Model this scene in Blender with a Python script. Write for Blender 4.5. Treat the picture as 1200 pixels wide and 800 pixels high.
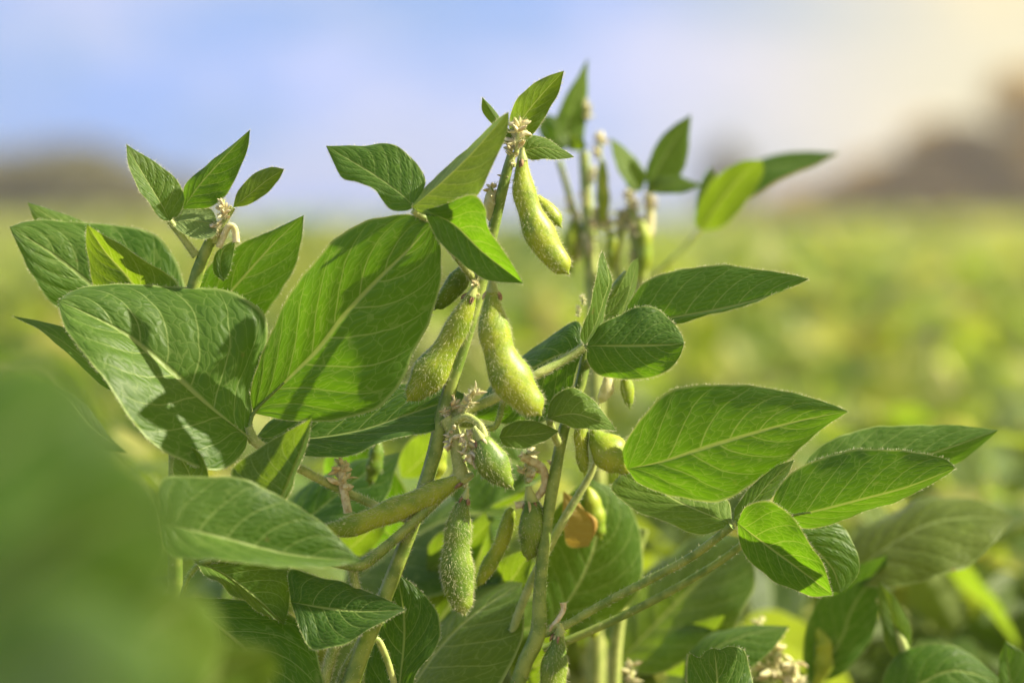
import bpy, math, random
import numpy as np
from mathutils import Vector

random.seed(7); np.random.seed(7)
for o in list(bpy.data.objects): bpy.data.objects.remove(o)
SC = bpy.context.scene
COL = SC.collection
R = math.radians

# ------------------------------------------------------------------ camera
CAM_H = 0.75; LENS = 80.0; FPX = LENS/36.0*1200.0; FOCUS = 0.90
PITCH = math.atan(135/FPX)
cam_d = bpy.data.cameras.new('camera'); cam = bpy.data.objects.new('camera', cam_d); COL.objects.link(cam)
cam.location = (0, 0, CAM_H); cam.rotation_euler = (math.pi/2-PITCH, 0, 0)
cam_d.lens = LENS; cam_d.sensor_width = 36; cam_d.clip_start = 0.02; cam_d.clip_end = 2000
cam_d.dof.use_dof = True; cam_d.dof.focus_distance = FOCUS; cam_d.dof.aperture_fstop = 3.6
SC.camera = cam
# ------------------------------------------------------------------ sun and sky
SUN = Vector((0.74, 0.02, 0.60)).normalized()
sun_d = bpy.data.lights.new('sun', 'SUN'); sun_d.energy = 5.0; sun_d.angle = R(0.55); sun_d.color = (1.0, 0.91, 0.70)
sun = bpy.data.objects.new('sun', sun_d); COL.objects.link(sun)
sun.rotation_euler = SUN.to_track_quat('Z', 'Y').to_euler()
W = bpy.data.worlds.new('World'); SC.world = W; W.use_nodes = True
nt = W.node_tree; nt.nodes.clear()

def nd(nt, typ, ins=None, **props):
    n = nt.nodes.new(typ)
    for k, v in props.items(): setattr(n, k, v)
    for k, v in (ins or {}).items():
        s = n.inputs[k]
        if hasattr(v, 'bl_idname') and hasattr(v, 'links'): nt.links.new(v, s)
        else: s.default_value = v
    return n
def mth(nt, op, a, b=None, c=None, clamp=False):
    ins = {0: a}
    if b is not None: ins[1] = b
    if c is not None: ins[2] = c
    return nd(nt, 'ShaderNodeMath', ins, operation=op, use_clamp=clamp).outputs[0]
def mr(nt, v, a, b, c=0.0, d=1.0, smooth=False):
    return nd(nt, 'ShaderNodeMapRange', {0: v, 1: a, 2: b, 3: c, 4: d}, interpolation_type='SMOOTHSTEP' if smooth else 'LINEAR').outputs[0]
def mixc(nt, f, a, b, mode='MIX'):
    n = nt.nodes.new('ShaderNodeMix'); n.data_type = 'RGBA'; n.blend_type = mode
    for idx, v in ((0, f), (6, a), (7, b)):
        if hasattr(v, 'links'): nt.links.new(v, n.inputs[idx])
        elif idx and len(v) == 3: n.inputs[idx].default_value = (*v, 1)
        else: n.inputs[idx].default_value = v
    return n.outputs[2]

SKY_STR = 0.050*0.86
sky = nd(nt, 'ShaderNodeTexSky', sky_type='NISHITA', sun_disc=False, sun_elevation=math.asin(SUN.z), sun_rotation=math.atan2(SUN.x, SUN.y),
         air_density=1.0, dust_density=0.6, ozone_density=2.0)
tc = nd(nt, 'ShaderNodeTexCoord').outputs['Generated']
mp = nd(nt, 'ShaderNodeMapping', {0: tc, 3: (1.0, 1.0, 2.6)}).outputs[0]
cn = nd(nt, 'ShaderNodeTexNoise', {'Vector': mp, 'Scale': 9.0, 'Detail': 3.0, 'Roughness': 0.5}).outputs[0]
cmask = mr(nt, cn, 0.40, 0.68, 0.30, 0.80, True)
sx = nd(nt, 'ShaderNodeSeparateXYZ', {0: tc})
warm = mr(nt, sx.outputs[0], 0.0, 0.24, 0.0, 1.0, True)          # the thin cloud glows warm on the sun's side
cn2 = nd(nt, 'ShaderNodeTexNoise', {'Vector': mp, 'Scale': 5.0, 'Detail': 4.0, 'Roughness': 0.6}).outputs[0]
clear = mixc(nt, mr(nt, cn2, 0.42, 0.62, 0.0, 1.0, True), (2.8, 4.6, 9.4), (5.6, 6.3, 10.0))
ccol = mixc(nt, warm, clear, (10.0, 8.6, 5.0))
skycol = mixc(nt, mr(nt, cmask, 0.30, 0.80, 0.70, 0.94), sky.outputs[0], ccol)
bg = nd(nt, 'ShaderNodeBackground', {0: skycol, 1: SKY_STR})
nt.links.new(bg.outputs[0], nd(nt, 'ShaderNodeOutputWorld').inputs[0])
# ------------------------------------------------------------------ exposure
SC.view_settings.view_transform = 'Standard'; SC.view_settings.look = 'None'
SC.view_settings.gamma = 1; SC.view_settings.use_curve_mapping = False
SC.view_settings.exposure = 1.34
SC.render.engine = 'CYCLES'
SC.cycles.max_bounces = 8; SC.cycles.transmission_bounces = 4; SC.cycles.diffuse_bounces = 4; SC.cycles.transparent_max_bounces = 4
SC.cycles.sample_clamp_indirect = 4

# ------------------------------------------------------------------ materials
def new_mat(name):
    m = bpy.data.materials.new(name); m.use_nodes = True; m.node_tree.nodes.clear(); return m, m.node_tree
def finish(nt, bsdf): nt.links.new(bsdf, nd(nt, 'ShaderNodeOutputMaterial').inputs[0])
VEIN_N = 7.2; VEIN_C = 0.34; VEIN_P = 1.12
def leaf_mat(name, dark, light, under, trans, vein, tfac=0.42, rough=0.50, fine=True):
    m, nt = new_mat(name)
    uv = nd(nt, 'ShaderNodeUVMap', uv_map='leaf').outputs[0]
    sp = nd(nt, 'ShaderNodeSeparateXYZ', {0: uv})
    s = sp.outputs[0]; t = mth(nt, 'MULTIPLY_ADD', sp.outputs[1], 2.0, -1.0); at = mth(nt, 'ABSOLUTE', t)
    oi = nd(nt, 'ShaderNodeObjectInfo').outputs['Random']
    gm = nd(nt, 'ShaderNodeTexCoord').outputs['Object']
    n1 = nd(nt, 'ShaderNodeTexNoise', {'Vector': gm, 'Scale': 55.0, 'Detail': 3.0}).outputs[0]
    ph = mth(nt, 'MULTIPLY', mth(nt, 'SUBTRACT', s, mth(nt, 'MULTIPLY', mth(nt, 'POWER', at, VEIN_P), VEIN_C)), VEIN_N)
    ph = mth(nt, 'ADD', ph, mth(nt, 'MULTIPLY', mth(nt, 'GREATER_THAN', t, 0.0), 0.35))
    ph = mth(nt, 'ADD', ph, mth(nt, 'MULTIPLY', n1, 0.30))
    fr = mth(nt, 'FRACT', mth(nt, 'ADD', ph, 20.0)); d = mth(nt, 'ABSOLUTE', mth(nt, 'SUBTRACT', fr, 0.5))
    wv = mth(nt, 'MULTIPLY_ADD', at, -0.028, 0.054)
    v2 = mth(nt, 'SUBTRACT', 1.0, mth(nt, 'DIVIDE', d, wv), clamp=True)
    v2 = mth(nt, 'MULTIPLY', v2, mr(nt, at, 0.80, 1.0, 1.0, 0.15))
    mid = mr(nt, at, 0.014, 0.050, 1.0, 0.0, True)
    nb0 = nd(nt, 'ShaderNodeTexNoise', {'Vector': gm, 'Scale': 140.0, 'Detail': 2.0}).outputs[0]
    cv = nd(nt, 'ShaderNodeCombineXYZ', {0: mth(nt, 'MULTIPLY_ADD', n1, 1.5, mth(nt, 'MULTIPLY', ph, 2.6)), 1: mth(nt, 'MULTIPLY_ADD', nb0, 1.5, mth(nt, 'MULTIPLY', t, 9.0)), 2: mth(nt, 'MULTIPLY', oi, 30.0)}).outputs[0]
    vd = nd(nt, 'ShaderNodeTexVoronoi', {'Vector': cv, 'Scale': 1.0, 'Randomness': 0.9}, feature='DISTANCE_TO_EDGE').outputs['Distance']
    tert = mr(nt, vd, 0.0, 0.055, 1.0, 0.0, True)
    nz = nd(nt, 'ShaderNodeTexNoise', {'Vector': gm, 'Scale': 1800.0, 'Detail': 2.0}).outputs[0]
    nb = nd(nt, 'ShaderNodeTexNoise', {'Vector': gm, 'Scale': 28.0, 'Detail': 4.0}).outputs[0]
    bf = nd(nt, 'ShaderNodeNewGeometry').outputs['Backfacing']
    base = mixc(nt, mr(nt, mth(nt, 'ADD', nb, mth(nt, 'MULTIPLY_ADD', oi, 0.44, -0.22)), 0.35, 0.70), dark, light)
    base = mixc(nt, bf, base, under)
    vfac = mth(nt, 'MAXIMUM', mth(nt, 'MULTIPLY', v2, 0.64), mth(nt, 'MULTIPLY', mid, 0.80))
    vfac = mth(nt, 'MAXIMUM', vfac, mth(nt, 'MULTIPLY', tert, 0.26))
    rim = mr(nt, at, 0.955, 0.985)
    vfac = mth(nt, 'MAXIMUM', vfac, mth(nt, 'MULTIPLY', rim, 0.75))
    # a few insect specks
    spk = nd(nt, 'ShaderNodeTexVoronoi', {'Vector': gm, 'Scale': 60.0}, feature='F1').outputs['Distance']
    spk = mth(nt, 'MULTIPLY', mr(nt, spk, 0.05, 0.09, 0.75, 0.0), mr(nt, n1, 0.5, 0.55))
    blo = nd(nt, 'ShaderNodeTexNoise', {'Vector': gm, 'Scale': 90.0, 'Detail': 5.0, 'Roughness': 0.7}).outputs[0]
    base = mixc(nt, mth(nt, 'MULTIPLY', mr(nt, blo, 0.60, 0.74), 0.45), base, tuple(min(1, c*1.9) for c in light))
    col = mixc(nt, vfac, base, vein)
    col = mixc(nt, spk, col, (0.16, 0.11, 0.03))
    bulge = mr(nt, d, 0.0, 0.32, 0.0, 1.0, True)
    h = mth(nt, 'ADD', mth(nt, 'MULTIPLY', bulge, 0.42), mth(nt, 'MULTIPLY', mr(nt, vd, 0.0, 0.40, 0.0, 1.0, True), 0.42))
    h = mth(nt, 'SUBTRACT', h, mth(nt, 'MULTIPLY', mid, 1.0))
    h = mth(nt, 'ADD', h, mth(nt, 'MULTIPLY', nz, 0.10))
    bump = nd(nt, 'ShaderNodeBump', {'Height': h, 'Distance': 0.0006, 'Strength': 0.7}).outputs[0]
    tcol = mixc(nt, mr(nt, nb, 0.3, 0.7), trans, tuple(c*0.72 for c in trans))
    tcol = mixc(nt, mth(nt, 'MULTIPLY', mr(nt, vd, 0.02, 0.35, 0.0, 1.0, True), 0.30), tcol, tuple(c*0.6 for c in trans))
    tcol = mixc(nt, mth(nt, 'MULTIPLY', vfac, 0.85), tcol, (0.66, 0.74, 0.14))
    pr = nd(nt, 'ShaderNodeBsdfPrincipled', {'Base Color': col, 'Roughness': mth(nt, 'MULTIPLY_ADD', bf, 0.2, rough), 'Normal': bump, 'Sheen Weight': 0.06, 'Sheen Roughness': 0.4, 'Specular IOR Level': 0.32})
    tr = nd(nt, 'ShaderNodeBsdfTranslucent', {0: tcol, 1: nd(nt, 'ShaderNodeBump', {'Height': h, 'Distance': 0.0006, 'Strength': 0.22}).outputs[0]})
    finish(nt, nd(nt, 'ShaderNodeMixShader', {0: mth(nt, 'MULTIPLY', mth(nt, 'MULTIPLY_ADD', vfac, -0.25, 1.0), tfac), 1: pr.outputs[0], 2: tr.outputs[0]}).outputs[0])
    return m
VEINC = (0.26, 0.35, 0.10)
M_LEAF = leaf_mat('mature_leaf', (0.026, 0.072, 0.006), (0.066, 0.134, 0.013), (0.13, 0.20, 0.07), (0.23, 0.50, 0.006), VEINC)
M_YOUNG = leaf_mat('young_leaf', (0.044, 0.106, 0.009), (0.090, 0.165, 0.018), (0.16, 0.23, 0.08), (0.32, 0.50, 0.010), (0.34, 0.42, 0.12), tfac=0.45)
M_FIELD = leaf_mat('field_leaf', (0.026, 0.062, 0.006), (0.095, 0.140, 0.018), (0.20, 0.25, 0.08), (0.40, 0.52, 0.02), VEINC)
M_YELLOW = leaf_mat('yellowing_leaf', (0.46, 0.38, 0.06), (0.58, 0.46, 0.10), (0.5, 0.42, 0.12), (0.7, 0.55, 0.08), (0.5, 0.45, 0.15))

M_PALE = leaf_mat('pale_leaf', (0.20, 0.23, 0.04), (0.38, 0.36, 0.10), (0.36, 0.40, 0.16), (0.60, 0.62, 0.10), (0.4, 0.45, 0.15))
M_ORANGE = leaf_mat('withered_leaf', (0.55, 0.33, 0.05), (0.75, 0.50, 0.12), (0.5, 0.36, 0.08), (0.8, 0.5, 0.05), (0.6, 0.45, 0.15))
def simple_mat(name, c1, c2, scale=300, rough=0.5, tfac=0.0, tcol=None, sss=0.0, bump=0.0):
    m, nt = new_mat(name)
    gm = nd(nt, 'ShaderNodeTexCoord').outputs['Object']
    n = nd(nt, 'ShaderNodeTexNoise', {'Vector': gm, 'Scale': scale, 'Detail': 4.0}).outputs[0]
    col = mixc(nt, mr(nt, n, 0.35, 0.65, 0, 1, True), c1, c2)
    ins = {'Base Color': col, 'Roughness': rough, 'Specular IOR Level': 0.35}
    if bump: ins['Normal'] = nd(nt, 'ShaderNodeBump', {'Height': n, 'Distance': bump, 'Strength': 0.7}).outputs[0]
    if sss: ins.update({'Subsurface Weight': sss, 'Subsurface Radius': (1.0, 1.0, 0.3), 'Subsurface Scale': 0.003})
    pr = nd(nt, 'ShaderNodeBsdfPrincipled', ins)
    out = pr.outputs[0]
    if tfac:
        tr = nd(nt, 'ShaderNodeBsdfTranslucent', {0: (*(tcol or c2), 1)})
        out = nd(nt, 'ShaderNodeMixShader', {0: tfac, 1: out, 2: tr.outputs[0]}).outputs[0]
    finish(nt, out); return m
M_STEM = simple_mat('stem_skin', (0.14, 0.22, 0.03), (0.28, 0.35, 0.065), 160, 0.5, bump=0.0003)
M_STEM2 = simple_mat('pale_stem_skin', (0.24, 0.32, 0.07), (0.42, 0.47, 0.14), 160, 0.5, bump=0.0003)
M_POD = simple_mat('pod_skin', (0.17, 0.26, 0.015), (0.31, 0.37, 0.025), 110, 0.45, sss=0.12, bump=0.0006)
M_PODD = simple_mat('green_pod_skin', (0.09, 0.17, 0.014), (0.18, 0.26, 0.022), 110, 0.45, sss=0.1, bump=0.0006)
M_HAIR = simple_mat('plant_hair', (0.62, 0.60, 0.34), (0.78, 0.75, 0.50), 500, 0.5, 0.4, (0.8, 0.78, 0.5))
M_DRY = simple_mat('dry_flower', (0.60, 0.48, 0.22), (0.90, 0.85, 0.55), 420, 0.7, 0.25, (0.7, 0.5, 0.25), bump=0.0004)
M_BUD = simple_mat('pale_bud', (0.62, 0.60, 0.26), (0.85, 0.80, 0.52), 420, 0.7, 0.25, (0.7, 0.6, 0.25))
M_BROWN = simple_mat('withered_calyx', (0.16, 0.09, 0.045), (0.34, 0.22, 0.11), 500, 0.8)
MATS = [M_LEAF, M_YOUNG, M_FIELD, M_YELLOW, M_STEM, M_STEM2, M_POD, M_PODD, M_HAIR, M_DRY, M_BUD, M_BROWN, M_PALE, M_ORANGE]
LEAF, YOUNG, FIELD, YELLOW, STEM, STEM2, POD, PODD, HAIR, DRY, BUD, BROWN, PALE, ORANGE = range(14)

# ------------------------------------------------------------------ geometry collecting
class Geo:
    def __init__(s): s.v = []; s.f = []; s.uv = []; s.m = []; s.n = 0
    def add(s, verts, faces, mat, uv=None):            # faces: int array (k,4) or (k,3); uv per vertex
        verts = np.asarray(verts, float); faces = np.asarray(faces, int)
        if uv is None: uv = np.zeros((len(verts), 2))
        s.v.append(verts); s.f.append((faces+s.n, mat)); s.uv.append(uv); s.n += len(verts)
    def merged(s, loc=(0, 0, 0), rz=0, sc=1, into=None):
        c, n = math.cos(rz), math.sin(rz)
        M = np.array([[c, -n, 0], [n, c, 0], [0, 0, 1]])*sc
        base = into.n
        into.v += [v@M.T+np.array(loc) for v in s.v]; into.uv += s.uv
        into.f += [(f+base, m) for f, m in s.f]; into.n += s.n
    def emit(s, name, parent=None, org=(0, 0, 0), mats=None):
        mats = mats or MATS
        V = np.concatenate(s.v)-np.array(org); UV = np.concatenate(s.uv)
        used = sorted({m for f, m in s.f}); remap = {m: i for i, m in enumerate(used)}
        loops = np.concatenate([f.ravel() for f, m in s.f]).astype(np.int32)
        sizes = np.concatenate([np.full(len(f), f.shape[1], np.int32) for f, m in s.f])
        mi = np.concatenate([np.full(len(f), remap[m], np.int32) for f, m in s.f])
        me = bpy.data.meshes.new(name)
        me.vertices.add(len(V)); me.vertices.foreach_set('co', V.astype(np.float32).ravel())
        me.loops.add(len(loops)); me.loops.foreach_set('vertex_index', loops)
        me.polygons.add(len(sizes)); st = np.concatenate([[0], np.cumsum(sizes)[:-1]]).astype(np.int32)
        me.polygons.foreach_set('loop_start', st)
        me.polygons.foreach_set('material_index', mi)
        me.polygons.foreach_set('use_smooth', np.ones(len(sizes), bool))
        l = me.uv_layers.new(name='leaf'); l.data.foreach_set('uv', UV[loops].astype(np.float32).ravel())
        for m in used: me.materials.append(mats[m])
        me.update(calc_edges=True); me.validate()
        o = bpy.data.objects.new(name, me); COL.objects.link(o)
        if parent: o.parent = parent
        return o

def nrm(a): return a/np.maximum(np.linalg.norm(a, axis=-1, keepdims=True), 1e-12)
def spline(pts, n, sub=12):
    p = np.asarray(pts, float)
    if len(p) > 2:
        q = np.vstack([2*p[0]-p[1], p, 2*p[-1]-p[-2]]); out = []
        for i in range(1, len(q)-2):
            a, b, c, d = q[i-1:i+3]
            # centripetal-like: limit the tangents to the length of the shorter chord
            L = np.linalg.norm((c-b)[:3]); t1 = (c-a)/2; t2 = (d-b)/2
            l1 = np.linalg.norm(t1[:3]); l2 = np.linalg.norm(t2[:3])
            if l1 > 1.2*L: t1 = t1*1.2*L/l1
            if l2 > 1.2*L: t2 = t2*1.2*L/l2
            for k in range(sub):
                u = k/sub; u2 = u*u; u3 = u2*u
                out.append((2*u3-3*u2+1)*b+(u3-2*u2+u)*t1+(-2*u3+3*u2)*c+(u3-u2)*t2)
        out.append(p[-1]); p = np.array(out)
    L = np.concatenate([[0], np.cumsum(np.linalg.norm(np.diff(p[:, :3], axis=0), axis=1))])
    x = np.linspace(0, L[-1], n+1)
    return np.stack([np.interp(x, L, p[:, k]) for k in range(p.shape[1])], 1)

def hairs(g, P, N, length, width, rng, lean=None, curl=0.25, mat=HAIR):
    """thin tapered bent blades standing at points P along N"""
    k = len(P)
    d = nrm(N+rng.normal(0, 0.33, (k, 3))+(0 if lean is None else lean))
    L = length*rng.uniform(0.45, 1.25, (k, 1))
    side = nrm(np.cross(d, rng.normal(0, 1, (k, 3))))*width*0.45
    bend = nrm(rng.normal(0, 1, (k, 3)))*L*curl
    m = P+d*L*0.55+bend*0.3; e = P+d*L+bend
    V = np.stack([P-side, P+side, m+side*0.7, m-side*0.7, e], 1).reshape(-1, 3)
    b = np.arange(k)[:, None]*5
    g.add(V, b+np.array([0, 1, 2, 3]), mat)
    g.f.append((b+np.array([3, 2, 4])+(g.n-5*k), mat))

def loft(g, mid, A, B, mat, n=56, m=12, up=None, bow=0.06, vein=0.0004, wave=0.0, rng=None, edge_hair=0, curl=0.0):
    """leaf blade between two margins and a midrib, all from base to tip"""
    rng = rng or np.random.default_rng(1)
    Mi, Ae, Be = spline(mid, n), spline(A, n), spline(B, n)
    t = np.linspace(-1, 1, 2*m+1); s = np.linspace(0, 1, n+1)
    S, T = np.meshgrid(s, t, indexing='ij'); aT = np.abs(T)[..., None]
    E = np.where(T[..., None] < 0, Ae[:, None], Be[:, None])
    V = Mi[:, None]+(E-Mi[:, None])*aT
    Wd = np.linalg.norm(Be-Ae, axis=1)[:, None]
    q_ = s*np.linalg.norm(Mi[-1]-Mi[0])/0.012; a_ = rng.uniform(0, 6.28, 6); jag = lambda k: (np.sin(q_*2.3+a_[k])+.6*np.sin(q_*5.1+a_[k+1])+.4*np.sin(q_*9.7+a_[k+2]))[:, None, None]*0.00028
    V = V+nrm(Be-Ae+1e-9)[:, None]*np.where(T[..., None] < 0, jag(0), jag(3))*aT**3*np.clip(Wd/0.02, 0, 1)[..., None]
    tan = nrm(np.gradient(Mi, axis=0)); crs = nrm(Be-Ae+1e-9)
    Nn = nrm(np.cross(tan, crs)); 
    Nn[0] = Nn[2]; Nn[1] = Nn[2]; Nn[-1] = Nn[-3]; Nn[-2] = Nn[-3]
    flip = float(np.dot(Nn.mean(0), up)) < 0 if up is not None else False
    if flip: Nn = -Nn
    phi = rng.uniform(0, 6.28, 4)
    ph = (S-VEIN_C*np.abs(T)**VEIN_P)*VEIN_N+0.35*(T > 0)+0.15
    fr = np.abs((ph % 1.0)-0.5)*2
    h = bow*Wd*(np.abs(T)-T**2)*2+0.6*vein*(fr**0.7)*np.clip(Wd/0.04, 0.2, 1)*np.sin(np.pi*np.clip(np.abs(T)*1.1, 0, 1))**0.5
    h += (Wd*0.035)*np.sin(S*7+phi[0]+T*2)*np.abs(T)
    h += wave*Wd*np.sin(S*(19+4*np.sin(phi[3]))+phi[1]+np.where(T > 0, 1.7, 0))*np.abs(T)**2.5
    V = V+Nn[:, None]*h[..., None]
    nn, mm = V.shape[:2]
    idx = np.arange(nn*mm).reshape(nn, mm)
    F = np.stack([idx[:-1, :-1], idx[1:, :-1], idx[1:, 1:], idx[:-1, 1:]], -1).reshape(-1, 4)
    c = np.cross(V[nn//2+1, mm//2]-V[nn//2, mm//2], V[nn//2, mm//2+1]-V[nn//2, mm//2])
    if np.dot(c, Nn[nn//2]) < 0: F = F[:, ::-1]
    g.add(V.reshape(-1, 3), F, mat, np.stack([S.ravel(), (T.ravel()+1)/2], 1))
    if edge_hair:
        for e, o in ((0, 1), (mm-1, mm-2)):
            k = int(edge_hair*2.2)
            q = rng.uniform(0, nn-1.001, k); i = q.astype(int); f = (q-i)[:, None]
            P = V[i, e]*(1-f)+V[i+1, e]*f
            out = nrm(V[i, e]-V[i, o]+1e-9)
            hairs(g, P, out*0.8+tan[i]*0.5+rng.normal(0, 0.3, (k, 3)), 0.0012, 0.00010, rng)
    return V

def tube(g, path, mat, n=40, k=14, flat=1.0, flatdir=None, hair=0, hlen=0.0012, rng=None, bumps=0, cap=True, twist=0, ridges=0.0, uvend=True):
    """path rows: x,y,z,r"""
    rng = rng or np.random.default_rng(2)
    p = spline(path, n); c = p[:, :3]; r = np.maximum(p[:, 3], 1e-5).copy()
    tan = nrm(np.gradient(c, axis=0))
    ref = np.array(flatdir if flatdir is not None else (0.45, -0.85, 0.15), float)
    b = nrm(np.cross(tan, ref)); a = nrm(np.cross(b, tan))
    if bumps:
        u = np.linspace(0, 1, n+1)
        r *= 1+0.095*np.cos((u*1.08-0.04)*bumps*2*np.pi+np.pi)*np.sin(np.pi*u)**0.5
    th = np.linspace(0, 2*np.pi, k, endpoint=False)
    rr = r[:, None]*(1+ridges*np.cos(th*5)[None])
    V = c[:, None]+b[:, None]*(np.cos(th)[None, :, None]*rr[..., None])+a[:, None]*(np.sin(th)[None, :, None]*rr[..., None]*flat)
    nn = n+1; idx = np.arange(nn*k).reshape(nn, k); nx = np.roll(idx, -1, 1)
    F = np.stack([idx[:-1], nx[:-1], nx[1:], idx[1:]], -1).reshape(-1, 4)
    # outward winding
    fv = V.reshape(-1, 3)[F[0]]; cc = np.cross(fv[1]-fv[0], fv[3]-fv[0])
    flipd = np.dot(cc, fv.mean(0)-c[0]) < 0
    if flipd: F = F[:, ::-1]
    g.add(V.reshape(-1, 3), F, mat)
    for e, cen in ((0, c[0]), (nn-1, c[-1])):
        ring = V[e]; ct = cen[None]
        VV = np.vstack([ring, ct]); i = np.arange(k); FF = np.stack([i, (i+1) % k, np.full(k, k)], 1)
        if (e == 0) != flipd: FF = FF[:, ::-1]
        g.add(VV, FF, mat)
    if hair:
        w = r/np.sum(r); i = rng.choice(nn, int(hair), p=w); q = rng.uniform(0, 2*np.pi, int(hair))
        N = b[i]*np.cos(q)[:, None]+a[i]*np.sin(q)[:, None]/max(flat, .5)
        i2 = np.minimum(i+1, nn-1); f = rng.uniform(0, 1, (len(i), 1))
        cc = c[i]*(1-f)+c[i2]*f; r2 = (r[i]*(1-f[:, 0])+r[i2]*f[:, 0])
        P = cc+(b[i]*np.cos(q)[:, None]+a[i]*np.sin(q)[:, None]*flat)*r2[:, None]
        hairs(g, P, nrm(N), hlen, 0.00011, rng, lean=tan[i]*rng.uniform(0.2, 1.3, (len(i), 1)))
    return c, r

def blob(g, c, ax, L, r, mat, k=7, n=6, rng=None):
    """small pointed bud / dried petal"""
    u = np.linspace(0, 1, n+1); ax = nrm(np.array(ax, float)); c = np.array(c, float)
    side = nrm(np.cross(ax, rng.normal(0, 1, 3)))
    P = c[None]+ax[None]*(u*L)[:, None]+side[None]*(np.sin(u*2.2)*L*0.18)[:, None]
    tube(g, np.hstack([P, (r*np.sin(np.pi*np.clip(u*0.93+0.05, 0, 1))**0.8+r*0.06)[:, None]]), mat, n=n, k=k, flat=rng.uniform(0.55, 1), flatdir=rng.normal(0, 1, 3), rng=rng)

# ------------------------------------------------------------------ pixels of the photograph to points in the world
U = FOCUS/FPX       # one photo pixel at the focus distance, in metres
cp, sn = math.cos(PITCH), math.sin(PITCH)
def P(x, y, z=0.0):
    d = FOCUS+z*U; X = (x-600)/FPX*d; Y = (400-y)/FPX*d
    return np.array([X, d*cp+Y*sn, CAM_H-d*sn+Y*cp])
CAMP = np.array([0, 0, CAM_H])

def tag(o, label=None, cat=None, group=None, kind=None):
    if label: o['label'] = label
    if cat: o['category'] = cat
    if group: o['group'] = group
    if kind: o['kind'] = kind
    return o
def empty(name, loc):
    o = bpy.data.objects.new(name, None); COL.objects.link(o); o.location = loc; o.empty_display_size = 0.05; return o

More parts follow.
